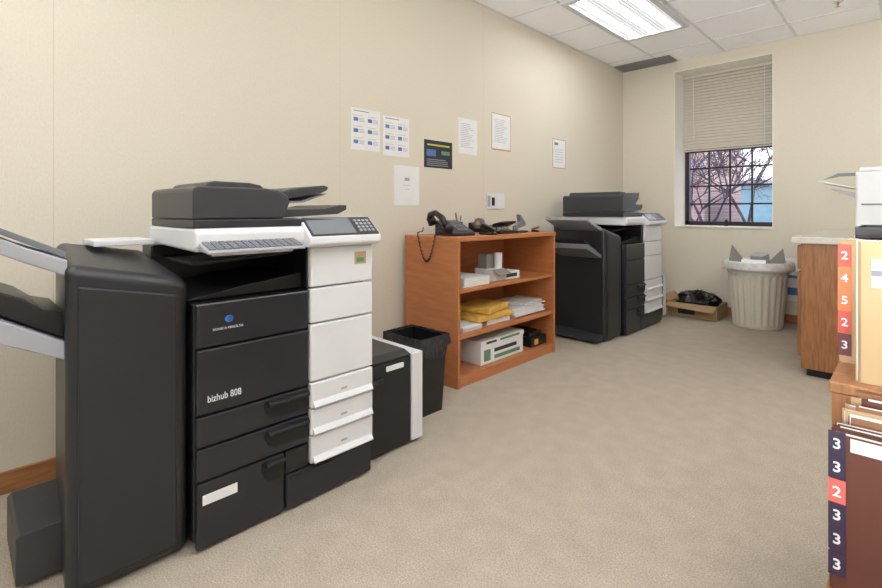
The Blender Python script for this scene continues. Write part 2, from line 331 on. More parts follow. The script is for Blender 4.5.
# ------------------------------------------------------------------ copier
def copier(fx, fy, label, near, adfd=.47, fh=1.0, W=.67, ys=1.0, y0=0.0):
    T = Matrix.Translation((fx, fy, 0)); t = thing('office_copier', label, 'copier', (fx-.3, fy+.33, 0), 'office copiers along the left wall')
    def b(*a): return MB(T).box(*a)
    WR = W+.02
    body = b(-.60, -.022, 0, W, .03, .79); body.box(-.60, -.47, 0, W, .79, .955); body.box(-.47, -.03, .405, W, .79, .955)
    body.build('body', 'black2', t, .006)
    b(-.56, -.05, .03, W-.03, 0, .03).build('plinth', 'dark', t)
    d1 = b(-.021, 0, .004, .398, .650, .79).build('upper_door', 'black', t, .006)
    b(.0, .0015, .004, .398, .786, .79).build('seam_line', 'grey', d1)
    tdoor = b(-.021, 0, .004, .398, .436, .644).build('toner_door', 'black', t, .006)
    for z0, z1 in ((.334, .430), (.226, .328)):
        dr = b(-.021, 0, .004, .398, z0, z1).build('paper_drawer', 'black', t, .005)
        MB(T).prism([(.225, z1-.010), (.397, z1-.010), (.397, z1-.072), (.262, z1-.072), (.236, z1-.055), (.225, z1-.03)], 'x', .0005, .003).build('handle_recess', 'dark', dr)
        MB(T).prism([(.0, z1-.010), (.016, z1-.014), (.018, z1-.024), (.010, z1-.030), (.0, z1-.026)], 'y', .238, .394).build('handle_lip', 'black', dr, .002)
    dr = b(-.021, 0, .004, .30, .012, .220).build('large_drawer', 'black', t, .005)
    MB(T).prism([(.215, .212), (.299, .212), (.299, .14), (.24, .14), (.222, .16), (.215, .18)], 'x', .0005, .003).build('handle_recess', 'dark', dr)
    MB(T).prism([(.0, .212), (.016, .208), (.018, .198), (.010, .192), (.0, .196)], 'y', .228, .298).build('handle_lip', 'black', dr, .002)
    if near: b(.0, .0015, .022, .132, .150, .182).build('blank_label', 'paper', dr)
    dr = b(-.021, .004, .306, WR-.006, .012, .134).build('lower_drawer', 'black', t, .006)
    b(.004, .014, .32, .5, .118, .128).build('handle_lip', 'black', dr, .003)
    b(-.021, -.002, .306, .398, .138, .220).build('inner_panel', 'black2', t, .003)
    for nm, z0, z1 in (('white_cover', .80, .950), ('white_cover', .665, .795), ('white_cover', .446, .66)):
        q = b(-.021, .006, .403, WR, z0, z1).build(nm, 'white', t, .006)
    for z0, z1 in ((.347, .441), (.246, .342), (.14, .241)):
        q = b(-.021, .008, .403, WR, z0, z1).build('drawer_front', 'white', t, .006)
        if near: b(.008, .009, .535, .562, (z0+z1)/2-.008, (z0+z1)/2+.000).build('size_mark', 'lgrey', q)
        MB(T).prism([(.006, z0+.004), (.022, z0+.004), (.024, z0+.010), (.016, z0+.020), (.006, z0+.028)], 'y', .410, WR-.008).build('curved_pull', 'white', q, .002)
    if near:
        st = b(.006, .0075, .60, .655, .872, .922).build('sticker', 'manila', t)
        b(.0075, .0082, .608, .645, .88, .898).build('sticker_print', 'inkg', st)
        g_ = MB()
        n = 24; g_.add([(fx+.0008, fy+.105, .7325)]+[(fx+.0008, fy+.105+.014*math.cos(2*math.pi*i/n), .7325+.0115*math.sin(2*math.pi*i/n)) for i in range(n)], [(0, 1+i, 1+(i+1) % n) for i in range(n)])
        lg = g_.build('logo', 'blue', d1)
        s2 = MB(T)
        for k, h in enumerate((.010, .013, .014, .011)): s2.box(.0012, .0016, .105-h*.3, .105+h, .7255+k*.004, .7270+k*.004)
        s2.build('logo_stripes', 'black2', d1)
        text('KONICA MINOLTA', .0115, (fx+.0012, fy+.053, .700), RX, 'letter', d1)
        text('bizhub 808', .031, (fx+.0012, fy+.036, .474), RX, 'letter', tdoor, sx=.80, bold=.0002)
    MB(T).prism([(.0, .795), (.40, .795), (.40, .85), (.2, .83), (.0, .80)], 'x', -.46, -.06).build('inner_tray', 'dark', t, .004)
    MB(T).prism([(.03, .90), (.39, .92), (.39, .93), (.03, .912)], 'x', -.44, -.12).build('exit_flap', 'black', t, .003)
    pl = MB(T).prism([(-adfd-.03, .965), (-.01, .955), (.008, .975), (.008, 1.015), (-.004, 1.03), (-adfd-.03, 1.03)], 'y', .0, .62); pl.build('scanner_bed', 'white', t, .008)
    H = lambda l: [(y*ys+y0, 1.031+(z-1.031)*fh) for y, z in l]
    MB(T).prism(H([(.0, 1.060), (.0, 1.150), (.004, 1.160), (.014, 1.167), (.24, 1.167), (.29, 1.160), (.325, 1.143), (.335, 1.12), (.32, 1.085), (.31, 1.060)]), 'x', -adfd, -.02).build('document_feeder', 'adf', t, .006, seg=3)
    MB(T).prism(H([(.0, 1.0312), (.0, 1.0585), (.36, 1.0585), (.60, 1.052), (.61, 1.040), (.60, 1.0312)]), 'x', -adfd, -.015).build('platen_cover', 'black', t, .004)
    MB(T).prism(H([(.055, 1.166), (.07, 1.184), (.09, 1.189), (.21, 1.187), (.25, 1.180), (.27, 1.163)]), 'x', -adfd+.04, -.08).build('feeder_cover', 'adf', t, .004)
    MB(T).prism(H([(.29, 1.150), (.33, 1.130), (.48, 1.155), (.51, 1.168), (.515, 1.182), (.495, 1.187), (.40, 1.176), (.35, 1.168)]), 'x', -adfd+.02, -.05).build('input_tray', 'adf', t, .004)
    MB(T).prism(H([(.31, 1.118), (.40, 1.118), (.50, 1.152), (.50, 1.155), (.39, 1.124), (.31, 1.124)]), 'x', -adfd+.03, -.045).build('tray_underside', 'grey', t)
    MB(T).prism(H([(.32, 1.062), (.56, 1.074), (.60, 1.092), (.60, 1.110), (.57, 1.110), (.50, 1.096), (.33, 1.092)]), 'x', -adfd+.06, -.05).build('paper_guide', 'adf', t, .003)
    # tilted control panel
    A0, A1 = Vector((-.035, 1.062)), Vector((.050, .990)); PR = W+.03
    cp = MB(T).prism([(-.10, .957), (.038, .952), (.052, .965), tuple(A1), tuple(A0), (-.10, 1.062)], 'y', .375, PR).build('control_panel', 'white', t, .005)
    dv = (A1-A0); nv = Vector((-dv.y, dv.x)).normalized()
    if nv.y < 0: nv = -nv
    def slab(y0, y1, s0, s1, h0, h1, nm, m, par, mb=None):
        a_ = A0+dv*s0; c2 = A0+dv*s1
        r = (mb or MB(T)).prism([tuple(a_+nv*h0), tuple(c2+nv*h0), tuple(c2+nv*h1), tuple(a_+nv*h1)], 'y', y0, y1)
        if nm: r.build(nm, m, par)
    slab(.385, PR-.008, .04, .96, .0005, .003, 'panel_face', 'adf', cp)
    slab(.393, .585, .10, .90, .003, .005, 'touch_screen', 'grey' if near else 'screen', cp)
    k = MB(T)
    for i in range(4):
        for j in range(4): slab(.606+i*.020, .618+i*.020, .2+j*.17, .30+j*.17, .003, .006, None, None, None, k)
    k.build('keypad', 'lgrey', cp)
    # finisher
    f = MB(T)
    xf, xb = -.035, -.55
    f.hexa([(xf, -.32, .012), (xf, -.006, .012), (xb, -.006, .012), (xb, -.28, .012)], [(xf, -.32, .94), (xf, -.006, .868), (xb, -.006, .935), (xb, -.28, .98)])
    fin = f.build('finisher', 'black', t, .03, seg=8)
    MB(T).hexa([(xf+.001, -.292, .05), (xf+.001, -.045, .05), (xf+.010, -.045, .05), (xf+.010, -.292, .05)], [(xf+.001, -.292, .878), (xf+.001, -.045, .826), (xf+.010, -.045, .826), (xf+.010, -.292, .878)]).build('front_cover', 'black', fin, .004)
    if near: b(-.56, -.36, -.20, -.02, .965, .985).build('relay_cover', 'white', fin, .004)
    b(-.50, -.1, -.27, -.02, 0, .012).build('base_plate', 'dark', fin)
    ta = 1.0 if near else .6; ty = 1 if near else .85
    def Q(l, z0): return [(-.31+(y+.31)*ty, z0+(z-z0)*ta) for y, z in l]
    MB(T).prism(Q([(-.31, .905), (-.31, .950), (-.40, .990), (-.50, 1.045), (-.60, 1.103), (-.60, 1.058), (-.50, 1.002), (-.40, .948)], .93), 'x', -.45, -.07).build('output_tray', 'lgrey', fin, .004)
    MB(T).prism(Q([(-.31, .952), (-.31, .972), (-.50, 1.070), (-.50, 1.054)], .93), 'x', -.42, -.10).build('tray_liner', 'grey', fin, .003)
    MB(T).prism(Q([(-.31, .67), (-.31, .72), (-.58, .885), (-.60, .885), (-.60, .82)], .72), 'x', -.45, -.07).build('output_tray', 'lgrey' if near else 'grey', fin, .004)
    MB(T).prism(Q([(-.31, .725), (-.31, .80), (-.36, .815), (-.40, .85), (-.58, .94), (-.58, .895)], .72), 'x', -.42, -.10).build('tray_mount', 'black2', fin, .004)
    if near: MB(T).prism([(-.285, .02), (-.41, .02), (-.41, .155), (-.40, .165), (-.285, .165)], 'x', -.50, -.20).build('lower_stand', 'stand', fin, .003)
    else: MB(T).prism([(-.285, .02), (-.42, .02), (-.42, .035), (-.285, .075)], 'x', -.5, -.06).build('lower_stand', 'adf', fin, .006)
    LW = .36 if near else .29
    pf = b(-.52, -.055, W+.018, W+LW-.07, .02, .415).build('paper_feeder', 'black2', t, .008)
    MB(T).prism([(-.50, .416), (-.055, .416), (-.055, .425), (-.1, .44), (-.45, .44)], 'y', W+.03, W+LW-.072).build('top_lid', 'black', pf, .004)
    b(-.52, -.05, W+LW-.068, W+LW, .02, .425).build('white_panel', 'white', pf, .006)
    if near:
        b(-.054, -.050, W+.14, W+.24, .375, .397).build('blank_label', 'paper', pf)
        b(-.054, -.044, W+.04, W+.12, .33, .35).build('handle', 'black', pf, .003)
    for yk in (W+.06, W+LW-.05): MB(T).tube([(-.12, yk-.012, .018), (-.12, yk+.012, .018)], .018, 12).build('caster', 'dark', pf)
    return t
c1 = copier(.888, .538, 'large black and white copier nearest the camera with keyboard on its front', True)
c2 = copier(.735, 4.06, 'black and white copier in the far corner beyond the bookcase', False, adfd=.60, fh=1.4, W=.78, ys=.82, y0=-.02)
# keyboard on near copier
kb = thing('keyboard', 'compact grey keyboard lying along the front of the near copier', 'keyboard', (.95, .75, .96))
B(.900, .912, .58, .86, .942, .957).build('holder', 'white', kb, .003)
MB().prism([(.898, .960), (.975, .954), (.975, .964), (.898, .986)], 'y', .545, .875).build('case', 'lgrey', kb, .004)
k = MB()
for r in range(4):
    x = .902+r*.0175; z = .986-(x-.898)*.286
    for i in range(13): y = .553+i*.0245; k.prism([(x, z), (x+.014, z-.004), (x+.014, z+.001), (x, z+.005)], 'y', y, y+.0195)
k.build('keys', 'grey', kb)

# ------------------------------------------------------------------ bin next to near copier
bx0, bx1, by0, by1 = .40, .675, 1.70, 1.90
tb_ = thing('waste_bin', 'black rectangular plastic waste bin between near copier and bookcase', 'waste bin', (.54, 1.80, 0))
bt = .018; m = MB()
o_b = [(bx0+bt, by0+bt, 0), (bx1-bt, by0+bt, 0), (bx1-bt, by1-bt, 0), (bx0+bt, by1-bt, 0)]; o_t = [(bx0, by0, .41), (bx1, by0, .41), (bx1, by1, .41), (bx0, by1, .41)]
w_ = .008; i_t = [(bx0+w_, by0+w_, .41), (bx1-w_, by0+w_, .41), (bx1-w_, by1-w_, .41), (bx0+w_, by1-w_, .41)]; i_b = [(bx0+bt+w_, by0+bt+w_, .01), (bx1-bt-w_, by0+bt+w_, .01), (bx1-bt-w_, by1-bt-w_, .01), (bx0+bt+w_, by1-bt-w_, .01)]
fs = [(3, 2, 1, 0), (12, 13, 14, 15)]
for i in range(4):
    j = (i+1) % 4; fs += [(i, j, 4+j, 4+i), (4+i, 4+j, 8+j, 8+i), (8+i, 8+j, 12+j, 12+i)]
m.add(o_b+o_t+i_t+i_b, fs); m.build('bin_body', 'black2', tb_)
r_ = MB(); r_.box(bx0-.01, bx1+.01, by0-.01, by0-.001, .38, .41); r_.box(bx0-.01, bx1+.01, by1+.001, by1+.01, .38, .41); r_.box(bx0-.01, bx0-.001, by0, by1, .38, .41); r_.box(bx1+.001, bx1+.01, by0, by1, .38, .41)
r_.build('rim', 'black2', tb_)
def liner(x0, x1, y0, y1, z, depth, drop, n=14):
    pts = []
    for i in range(n): pts.append((x0+(x1-x0)*i/n, y0))
    for i in range(n): pts.append((x1, y0+(y1-y0)*i/n))
    for i in range(n): pts.append((x1-(x1-x0)*i/n, y1))
    for i in range(n): pts.append((x0, y1-(y1-y0)*i/n))
    cx, cy = (x0+x1)/2, (y0+y1)/2; q = len(pts); mb = MB(); vs = []
    for (s, dz) in ((.80, -depth), (.92, -depth*.4), (.96, .003), (1.01, .003), (1.025, -drop*.5), (1.035, -drop)):
        for p in pts:
            j = random.uniform(-.004, .004); vs.append((cx+(p[0]-cx)*s+j*.6, cy+(p[1]-cy)*s+j*.6, z+dz+abs(j)+(random.uniform(-.014, .008) if dz == -drop else 0)))
    f = [(k*q+i, k*q+(i+1) % q, (k+1)*q+(i+1) % q, (k+1)*q+i) for k in range(5) for i in range(q)]
    f.append(list(range(q))[::-1]); mb.add(vs, f); return mb
tag(liner(bx0-.01, bx1+.01, by0-.01, by1+.01, .412, .2, .045).build('bin_liner', 'dliner'), 'thin dark glossy liner draped over the black waste bin rim', 'bin liner')

# ------------------------------------------------------------------ bookcase
X0, X1, Y0, Y1 = .045, .528, 2.152, 3.257
bc = thing('bookcase', 'low cherry wood bookcase with open shelves between the two copiers', 'bookcase', ((X0+X1)/2, (Y0+Y1)/2, 0))
B(X0, X1, Y0, Y0+.022, 0, .895).build('side_panel', 'cherry', bc, .002)
B(X0, X1, Y1-.022, Y1, 0, .895).build('side_panel', 'cherry', bc, .002)
B(X0, X1+.004, Y0-.004, Y1+.004, .895, .922).build('top', 'cherryh', bc, .003)
for z in (.065, .315, .60): B(X0+.012, X1-.012, Y0+.022, Y1-.022, z-.022, z).build('shelf', 'cherryh', bc, .001)
B(X0, X0+.01, Y0+.022, Y1-.022, 0, .895).build('back_panel', 'cherryh', bc)
B(X1-.03, X1-.012, Y0+.022, Y1-.022, 0, .043).build('kick_board', 'cherryh', bc)
def yy(u, X): return onx(u, 210, X).y
def stack(name, x0, x1, ua, ub, z, h, m, label, cat, n=5, X=.45, j=.004, group=None):
    a, c_ = yy(ua, X), yy(ub, X); mb = MB()
    for i in range(n):
        d = random.uniform(-j, j); e_ = random.uniform(-j, j); mb.box(x0+d, x1+d, a+e_, c_+e_, z+.0005+h*i/n, z+.0003+h*(i+1)/n)
    return tag(mb.build(name, m), label, cat, group)
stack('paper_stack', .16, .48, 461, 486, .60, .055, 'paper', 'white paper stack at the left end of the top shelf', 'paper stack', 8)
bxx = thing('cardboard_carton', 'small opened white carton with a white roll on the top shelf', 'box', (.38, yy(492, .38), .6005))
ya, yb = yy(487, .4), yy(500, .4)
B(.28, .44, ya+.01, yb, .6005, .68).build('box_body', 'paper', bxx, .002)
MB().hexa([(.44, ya+.01, .68), (.445, ya+.01, .68), (.445, yb, .68), (.44, yb, .68)], [(.50, ya+.01, .65), (.505, ya+.01, .65), (.505, yb, .65), (.50, yb, .65)]).build('flap', 'cardg', bxx)
B(.30, .38, ya+.02, yb-.05, .6805, .78).build('upright_box', 'cardg', bxx, .002)
MB().tube([(.41, yb-.035, .6805), (.41, yb-.035, .79)], .028, 20).build('roll', 'white', bxx)
a, c_ = yy(502, .42), yy(516, .42)
pk = thing('toner_box', 'small white box right of the opened carton on the top shelf', 'box', (.4, (a+c_)/2, .6005))
B(.34, .45, a, c_, .6005, .655).build('box_body', 'paper', pk, .002); B(.4502, .4512, a+.01, c_-.03, .615, .64).build('printed_band', 'inkd', pk)
stack('paper_stack', .14, .47, 461, 480, .315, .035, 'paper', 'flat white paper stack at the left end of the middle shelf', 'paper stack', 7, j=.01)
a, c_ = yy(481, .42), yy(508, .42)
yp = thing('wrapped_paper_ream', 'yellow plastic wrapped paper ream on the middle shelf', 'paper pack', (.35, a, .3155))
B(.20, .48, a-.10, c_-.02, .3510, .395).build('lower_pack', 'yellow', yp, .01)
mm = MB(Matrix.Translation((.34, (a+c_)/2-.03, .42)) @ Matrix.Rotation(.25, 4, 'Z')); mm.box(-.13, .13, -.17, .15, -.0245, .02); mm.build('upper_pack', 'yellow', yp, .012)
B(.22, .46, a+.02, c_-.03, .3155, .3505).build('bottom_pack', 'paper', yp, .004)
stack('paper_stack', .12, .46, 512, 541, .315, .06, 'paper', 'tall white paper stack at the right of the middle shelf', 'paper stack', 9, j=.018)
mm = MB()
for i, (an, dy) in enumerate([(.3, 0), (-.15, .03), (.5, -.02), (.1, .01)]):
    mm.M = Matrix.Translation((.33, yy(520, .33)+dy, .3765+i*.006)) @ Matrix.Rotation(an, 4, 'Z'); mm.box(-.11, .11, -.14, .14, .0, .005)
tag(mm.build('loose_paper', 'paper'), 'loose white sheets lying askew on the tall paper stack', 'paper stack')
a, c_ = yy(481, .47), yy(523, .47)
rb = thing('paper_carton', 'white copy paper carton with green print on the bottom shelf', 'box', (.34, (a+c_)/2, .0655))
B(.20, .47, a, c_, .0655, .19).build('box_body', 'paper', rb, .003); B(.195, .475, a-.005, c_+.005, .1905, .222).build('lid', 'paper', rb, .003)
B(.4703, .4709, a+.03, a+.10, .085, .16).build('green_mark', 'inkg', rb)
B(.4703, .4709, a+.14, c_-.04, .085, .110).build('green_band', 'inkg', rb)
B(.4703, .4709, a+.14, c_-.08, .130, .155).build('dark_band', 'inkd', rb)
B(.4753, .4759, a+.05, a+.16, .198, .213).build('lid_print', 'inkd', rb)
B(.4753, .4759, a+.20, c_-.05, .198, .213).build('lid_stripe', 'inkg', rb)
a = yy(525, .42)
bb = thing('black_toner_box', 'black box with orange mark lying right of the paper carton', 'box', (.36, 3.1, .0655))
B(.20, .47, a+.01, 3.225, .0655, .135).build('box_body', 'dark', bb, .003); B(.4702, .4712, a+.05, a+.10, .08, .12).build('printed_mark', 'orangep', bb)
B(.20, .44, a+.02, 3.20, .1355, .165).build('upper_tray', 'black2', bb, .003)

# ------------------------------------------------------------------ things on the bookcase
ZT = .9225
Rz = lambda x, y, a: Matrix.Translation((x, y, ZT)) @ Matrix.Rotation(a, 4, 'Z')
ph = thing('desk_phone', 'black desk phone with raised handset at the left end of the bookcase', 'phone', (.30, 2.32, ZT))
T = Rz(.30, 2.32, -.25)
MB(T).prism([(-.11, 0), (.11, 0), (.11, .02), (-.11, .10)], 'y', -.05, .13).build('phone_base', 'black2', ph, .005)
kk = MB(T)
for i in range(4):
    for j in range(3):
        x = -.02+i*.026; z = .10-(x+.11)*.364; kk.prism([(x, z), (x+.016, z-.005), (x+.016, z+.003), (x, z+.007)], 'y', .02+j*.028, .04+j*.028)
kk.build('keypad', 'grey', ph)
MB(T).prism([(-.09, .094), (-.035, .074), (-.035, .077), (-.09, .098)], 'y', .01, .12).build('display', 'screen', ph)
hs = MB(T)
hs.tube([(-.13, -.08, .10), (-.10, -.09, .135), (-.03, -.09, .15), (.05, -.09, .115), (.09, -.08, .06)], [.022, .022, .018, .022, .022], 10)
hs.tube([(-.12, -.08, .12), (-.125, -.055, .075)], [.026, .034], 12); hs.tube([(.085, -.08, .08), (.075, -.055, .035)], [.026, .034], 12)
hs.build('handset', 'black2', ph, smooth=True)
cd = []
for i in range(140):
    s = i/139; z = ZT+.05-.21*math.sin(math.pi*s)
    cd.append((.18+.18*s+.006*math.cos(i*.9), (2.134 if z < ZT+.03 else 2.19), z+.006*math.sin(i*.9)))
MB().tube(cd, .004, 6).build('coiled_cord', 'black2', ph, smooth=True)
def stapler(x, y, a, label, m='black2'):
    T = Rz(x, y, a); t = thing('stapler', label, 'stapler', (x, y, ZT))
    MB(T).box(-.02, .02, -.07, .07, 0, .012).build('stapler_base', m, t, .003)
    MB(T).prism([(-.07, .02), (.05, .045), (.065, .035), (.065, .06), (.04, .075), (-.07, .04)], 'x', -.016, .016).build('stapler_arm', m, t, .005)
    MB(T).box(-.009, .009, -.068, -.04, .012, .022).build('anvil', 'chrome', t)
stapler(.43, 2.56, 1.45, 'black stapler next to the desk phone on the bookcase')
stapler(.16, 3.12, .3, 'black stapler against the wall at the right end of the bookcase')
def punch(x, y, a, label, w=.14):
    T = Rz(x, y, a); t = thing('hole_punch', label, 'hole punch', (x, y, ZT))
    MB(T).box(-.045, .045, -w, w, 0, .022).build('punch_base', 'black2', t, .004)
    MB(T).prism([(-.03, .045), (.05, .075), (.055, .09), (-.03, .07)], 'y', -w*.9, w*.9).build('lever', 'black2', t, .004)
    for s in (-.6, 0, .6): MB(T).box(-.03, .0, w*s-.012, w*s+.012, .022, .05).build('punch_head', 'chrome', t, .002)
punch(.41, 2.755, .05, 'long black hole punch in the middle of the bookcase top', .10)
tdx = .17; tdy = 2.78
T = Rz(tdx, tdy, .2); td = thing('tape_dispenser', 'black tape dispenser standing behind the hole punch', 'tape dispenser', (tdx, tdy, ZT))
MB(T).prism([(-.08, 0), (.08, 0), (.085, .035), (.06, .04), (.02, .03), (-.03, .035), (-.06, .075), (-.08, .07)], 'y', -.03, .03).build('dispenser_base', 'black2', td, .004)
MB(T).tube([(0, -.018, .07), (0, .018, .07)], .038, 20).build('tape_roll', 'grey', td)
MB(T).tube([(0, -.025, .07), (0, .025, .07)], .014, 12).build('hub', 'orangep', td)
ys = 2.97; T = Rz(.40, ys, .1)
bs = thing('heavy_duty_stapler', 'tall black heavy duty stapler right of the hole punch', 'stapler', (.40, ys, ZT))
MB(T).box(-.03, .03, -.08, .08, 0, .014).build('stapler_base', 'black2', bs, .003)
MB(T).prism([(-.08, .014), (-.05, .014), (-.04, .03), (.07, .05), (.075, .07), (.0, .13), (-.03, .135), (-.01, .08), (-.08, .05)], 'x', -.014, .014).build('lever_arm', 'grey', bs, .004)
T = Rz(.20, 2.97, -.2); cs = thing('desk_calculator', 'small grey calculator propped behind the tall stapler', 'calculator', (.20, 2.97, ZT))
MB(T).prism([(-.06, 0), (.06, 0), (.06, .015), (-.06, .05)], 'y', -.05, .05).build('case', 'grey', cs, .003)
MB(T).prism([(-.05, .0475), (-.025, .0402), (-.025, .0422), (-.05, .0495)], 'y', -.04, .04).build('display', 'dark', cs)
ys = 3.15; T = Rz(.42, ys, .2)
yt = thing('staple_remover', 'small dark staple remover at the right edge of the bookcase top', 'staple remover', (.42, ys, ZT))
MB(T).prism([(-.03, 0), (.03, 0), (.025, .01), (-.01, .016), (-.03, .012)], 'y', -.012, .012).build('lower_jaw', 'dark', yt, .002)
MB(T).prism([(-.03, .013), (-.01, .018), (.03, .030), (.028, .042), (-.03, .026)], 'y', -.012, .012).build('upper_jaw', 'brownf', yt, .002)
ys = 2.60; pen = thing('pencil_cup', 'small dark cup of pens against the wall on the bookcase', 'pen cup', (.12, ys, ZT))
MB().lathe([(.03, 0), (.034, .08), (.031, .08), (.028, .005)], (.12, ys, ZT), 20).build('cup', 'dark', pen)
for i in range(4): a = i*1.6; MB().tube([(.12, ys, ZT+.01), (.12+.03*math.cos(a), ys+.03*math.sin(a), ZT+.12+.01*i)], .0035, 6).build('pen', ['inkb', 'grey', 'red', 'inkd'][i], pen)

# ------------------------------------------------------------------ notices on the left wall
def notice(u0, u1, v0, v1, label, cat='notice', kind='text', m='paper'):
    a = onx(u0, v0, 0); b_ = onx(u0, v1, 0); c_ = onx(u1, v0, 0); ya, yb, zt, zb_ = a.y, c_.y, a.z, b_.z
    t = thing('wall_notice', label, cat, (.0, (ya+yb)/2, zb_)); B(.0005, .002, ya, yb, zb_, zt).build('sheet', m, t)
    W_, H = yb-ya, zt-zb_
    def bar(x0, x1, y0, y1, mb): mb.box(.0022, .0027, ya+W_*x0, ya+W_*x1, zb_+H*y0, zb_+H*y1)
    if kind == 'text':
        k = MB()
        for i in range(14): bar(.14, random.uniform(.5, .85), .84-i*.05, .848-i*.05, k)
        k.build('printed_text', 'ink', t)
    if kind == 'diagram':
        k = MB(); q = MB(); y_ = MB(); bar(.08, .6, .93, .95, k)
        for i in range(3):
            for j in range(2):
                x = .08+j*.48; y = .70-i*.27
                bar(x, x+.15, y-.01, y+.08, q); bar(x, x+.30, y+.125, y+.14, y_)
                for l in range(3): bar(x+.19, x+.36, y-.01+l*.035, y-.001+l*.035, k)
        k.build('printed_text', 'ink', t); q.build('blue_pictures', 'inkb', t); y_.build('yellow_headings', 'inky', t)
    if kind == 'dark':
        k = MB(); bar(.10, .90, .80, .86, k); k.build('yellow_heading', 'inky', t)
        k = MB(); bar(.08, .40, .42, .66, k); k.build('blue_picture', 'inkb', t)
        k = MB(); bar(.60, .90, .50, .64, k); k.build('green_picture', 'inkg', t)
        k = MB()
        for j in range(4): bar(.08, random.uniform(.7, .92), .08+j*.07, .10+j*.07, k)
        k.build('printed_text', 'lgrey', t)
    if kind == 'plain':
        k = MB(); bar(.40, .60, .62, .70, k); bar(.35, .65, .5, .51, k); bar(.4, .6, .4, .41, k); k.build('printed_text', 'lgrey', t)
    if kind == 'note':
        k = MB(); bar(.1, .4, .8, .9, k); k.build('green_mark', 'inkg', t); k = MB()
        for i in range(6): bar(.15, .8, .65-i*.09, .66-i*.09, k)
        k.build('printed_text', 'ink', t)
    return t
notice(351, 380, 107, 149, 'instruction sheet with blue pictures, leftmost paper on the wall', kind='diagram')
notice(383, 409, 115, 155, 'instruction sheet with blue pictures, second paper from the left', kind='diagram')
notice(424, 452, 139, 167, 'dark landscape poster with yellow heading taped on the wall', 'poster', 'dark', 'inkd')
notice(458, 477, 117, 153, 'tall white sheet of grey text right of the dark poster', kind='text')
notice(394, 419, 165, 205, 'almost blank white sheet hanging lowest on the wall above the bin', kind='plain')
t = notice(492, 510, 113, 148, 'white page with faint text on a tan clipboard hung on the wall', 'clipboard', 'text')
a = onx(492, 113, 0); c_ = onx(510, 113, 0)
B(.0001, .0005, a.y-.006, c_.y+.01, onx(492, 149, 0).z-.004, a.z+.008).build('backing_board', 'tan', t)
t = notice(553, 565, 139, 167, 'small white page with green mark hung nearest the far corner', kind='note')
a = onx(553, 139, 0); c_ = onx(565, 139, 0)
B(.0001, .0005, a.y-.01, c_.y+.012, onx(553, 167, 0).z-.008, a.z+.008).build('backing_board', 'tan', t)
a = onx(486, 193, 0); b_ = onx(504, 209, 0)
wo = thing('wall_outlet', 'white double wall outlet plate with dark sockets above the bookcase', 'outlet', (0, (a.y+b_.y)/2, b_.z))
B(.0003, .008, a.y, b_.y, b_.z, a.z).build('cover_plate', 'white', wo, .003)
B(.008, .018, a.y+.065, a.y+.095, b_.z+.03, a.z-.035).build('socket', 'dark', wo, .003)
B(.008, .010, a.y+.01, a.y+.045, b_.z+.02, a.z-.02).build('socket', 'lgrey', wo, .002)

# ------------------------------------------------------------------ far corner: can, box, bag, notice
cx, cy = 1.44, 5.33
tc_ = thing('trash_can', 'large round beige fluted trash can below the window', 'trash can', (cx, cy, 0))
mod = lambda j, k: 1 if (j % 4 < 2 or k in (0, 1, 6, 7, 8, 9, 10, 11)) else .975
MB().lathe([(.195, 0), (.20, .02), (.203, .05), (.215, .2), (.228, .35), (.238, .48), (.242, .52), (.262, .525), (.268, .56), (.275, .565), (.275, .60), (.262, .60)], (cx, cy, 0), 96, mod).build('can_body', 'can', tc_, smooth=False)
for s in (-1, 1): MB().tube([(cx+s*.268, cy-.05, .555), (cx+s*.292, cy-.04, .52), (cx+s*.292, cy+.04, .52), (cx+s*.268, cy+.05, .555)], .009, 8).build('handle', 'can', tc_)
tag(MB().lathe([(.22, .46), (.24, .50), (.258, .604), (.268, .614), (.282, .608), (.286, .580), (.289, .545)], (cx, cy, 0), 60, lambda j, k: 1+random.uniform(-.003, .012), capb=True).build('can_liner', 'liner'), 'crinkled clear liner folded over the trash can rim', 'bin liner')
for i, (x, y, a, h, lb) in enumerate([(-.15, -.06, .2, .23, 'grey pointed cardboard flap at the left of the trash can'), (.16, -.02, -.2, .21, 'grey pointed cardboard flap at the right of the trash can')]):
    T = Matrix.Translation((cx+x, cy+y, .53)) @ Matrix.Rotation(a, 4, 'Z')
    s = 1 if i == 0 else -1
    tag(MB(T).prism([(-.07, -.02), (.07, -.02), (.07, .06), (-.045*s, h), (-.07, .08)], 'y', -.004, .004).build('cardboard_flap', 'cardg'), lb, 'cardboard')
T = Matrix.Translation((cx+.0, cy-.14, .60)) @ Matrix.Rotation(.1, 4, 'Z') @ Matrix.Rotation(.5, 4, 'X')
tag(MB(T).box(-.10, .09, -.05, .05, -.004, .006).build('folded_paper', 'paper'), 'white folded papers on top inside the trash can', 'paper')
T = Matrix.Translation((cx+.01, cy+.08, .60)) @ Matrix.Rotation(-.3, 4, 'Z') @ Matrix.Rotation(.3, 4, 'X')
tag(MB(T).box(-.06, .06, -.05, .05, -.07, .07).build('small_carton', 'lgrey', bevel=.003), 'small pale carton sticking out of the trash can', 'box')
bxm = thing('cardboard_box', 'low open cardboard box on the floor left of the trash can', 'box', (.86, 5.40, 0))
m = MB(); z1 = .14; x0, x1, y0, y1 = .66, 1.12, 5.25, 5.62
m.box(x0, x1, y0, y1, 0, .006); m.box(x0, x1, y0, y0+.006, .006, z1); m.box(x0, x1, y1-.006, y1, .006, z1); m.box(x0, x0+.006, y0+.006, y1-.006, .006, z1); m.box(x1-.006, x1, y0+.006, y1-.006, .006, z1)
m.build('box_body', 'card', bxm)
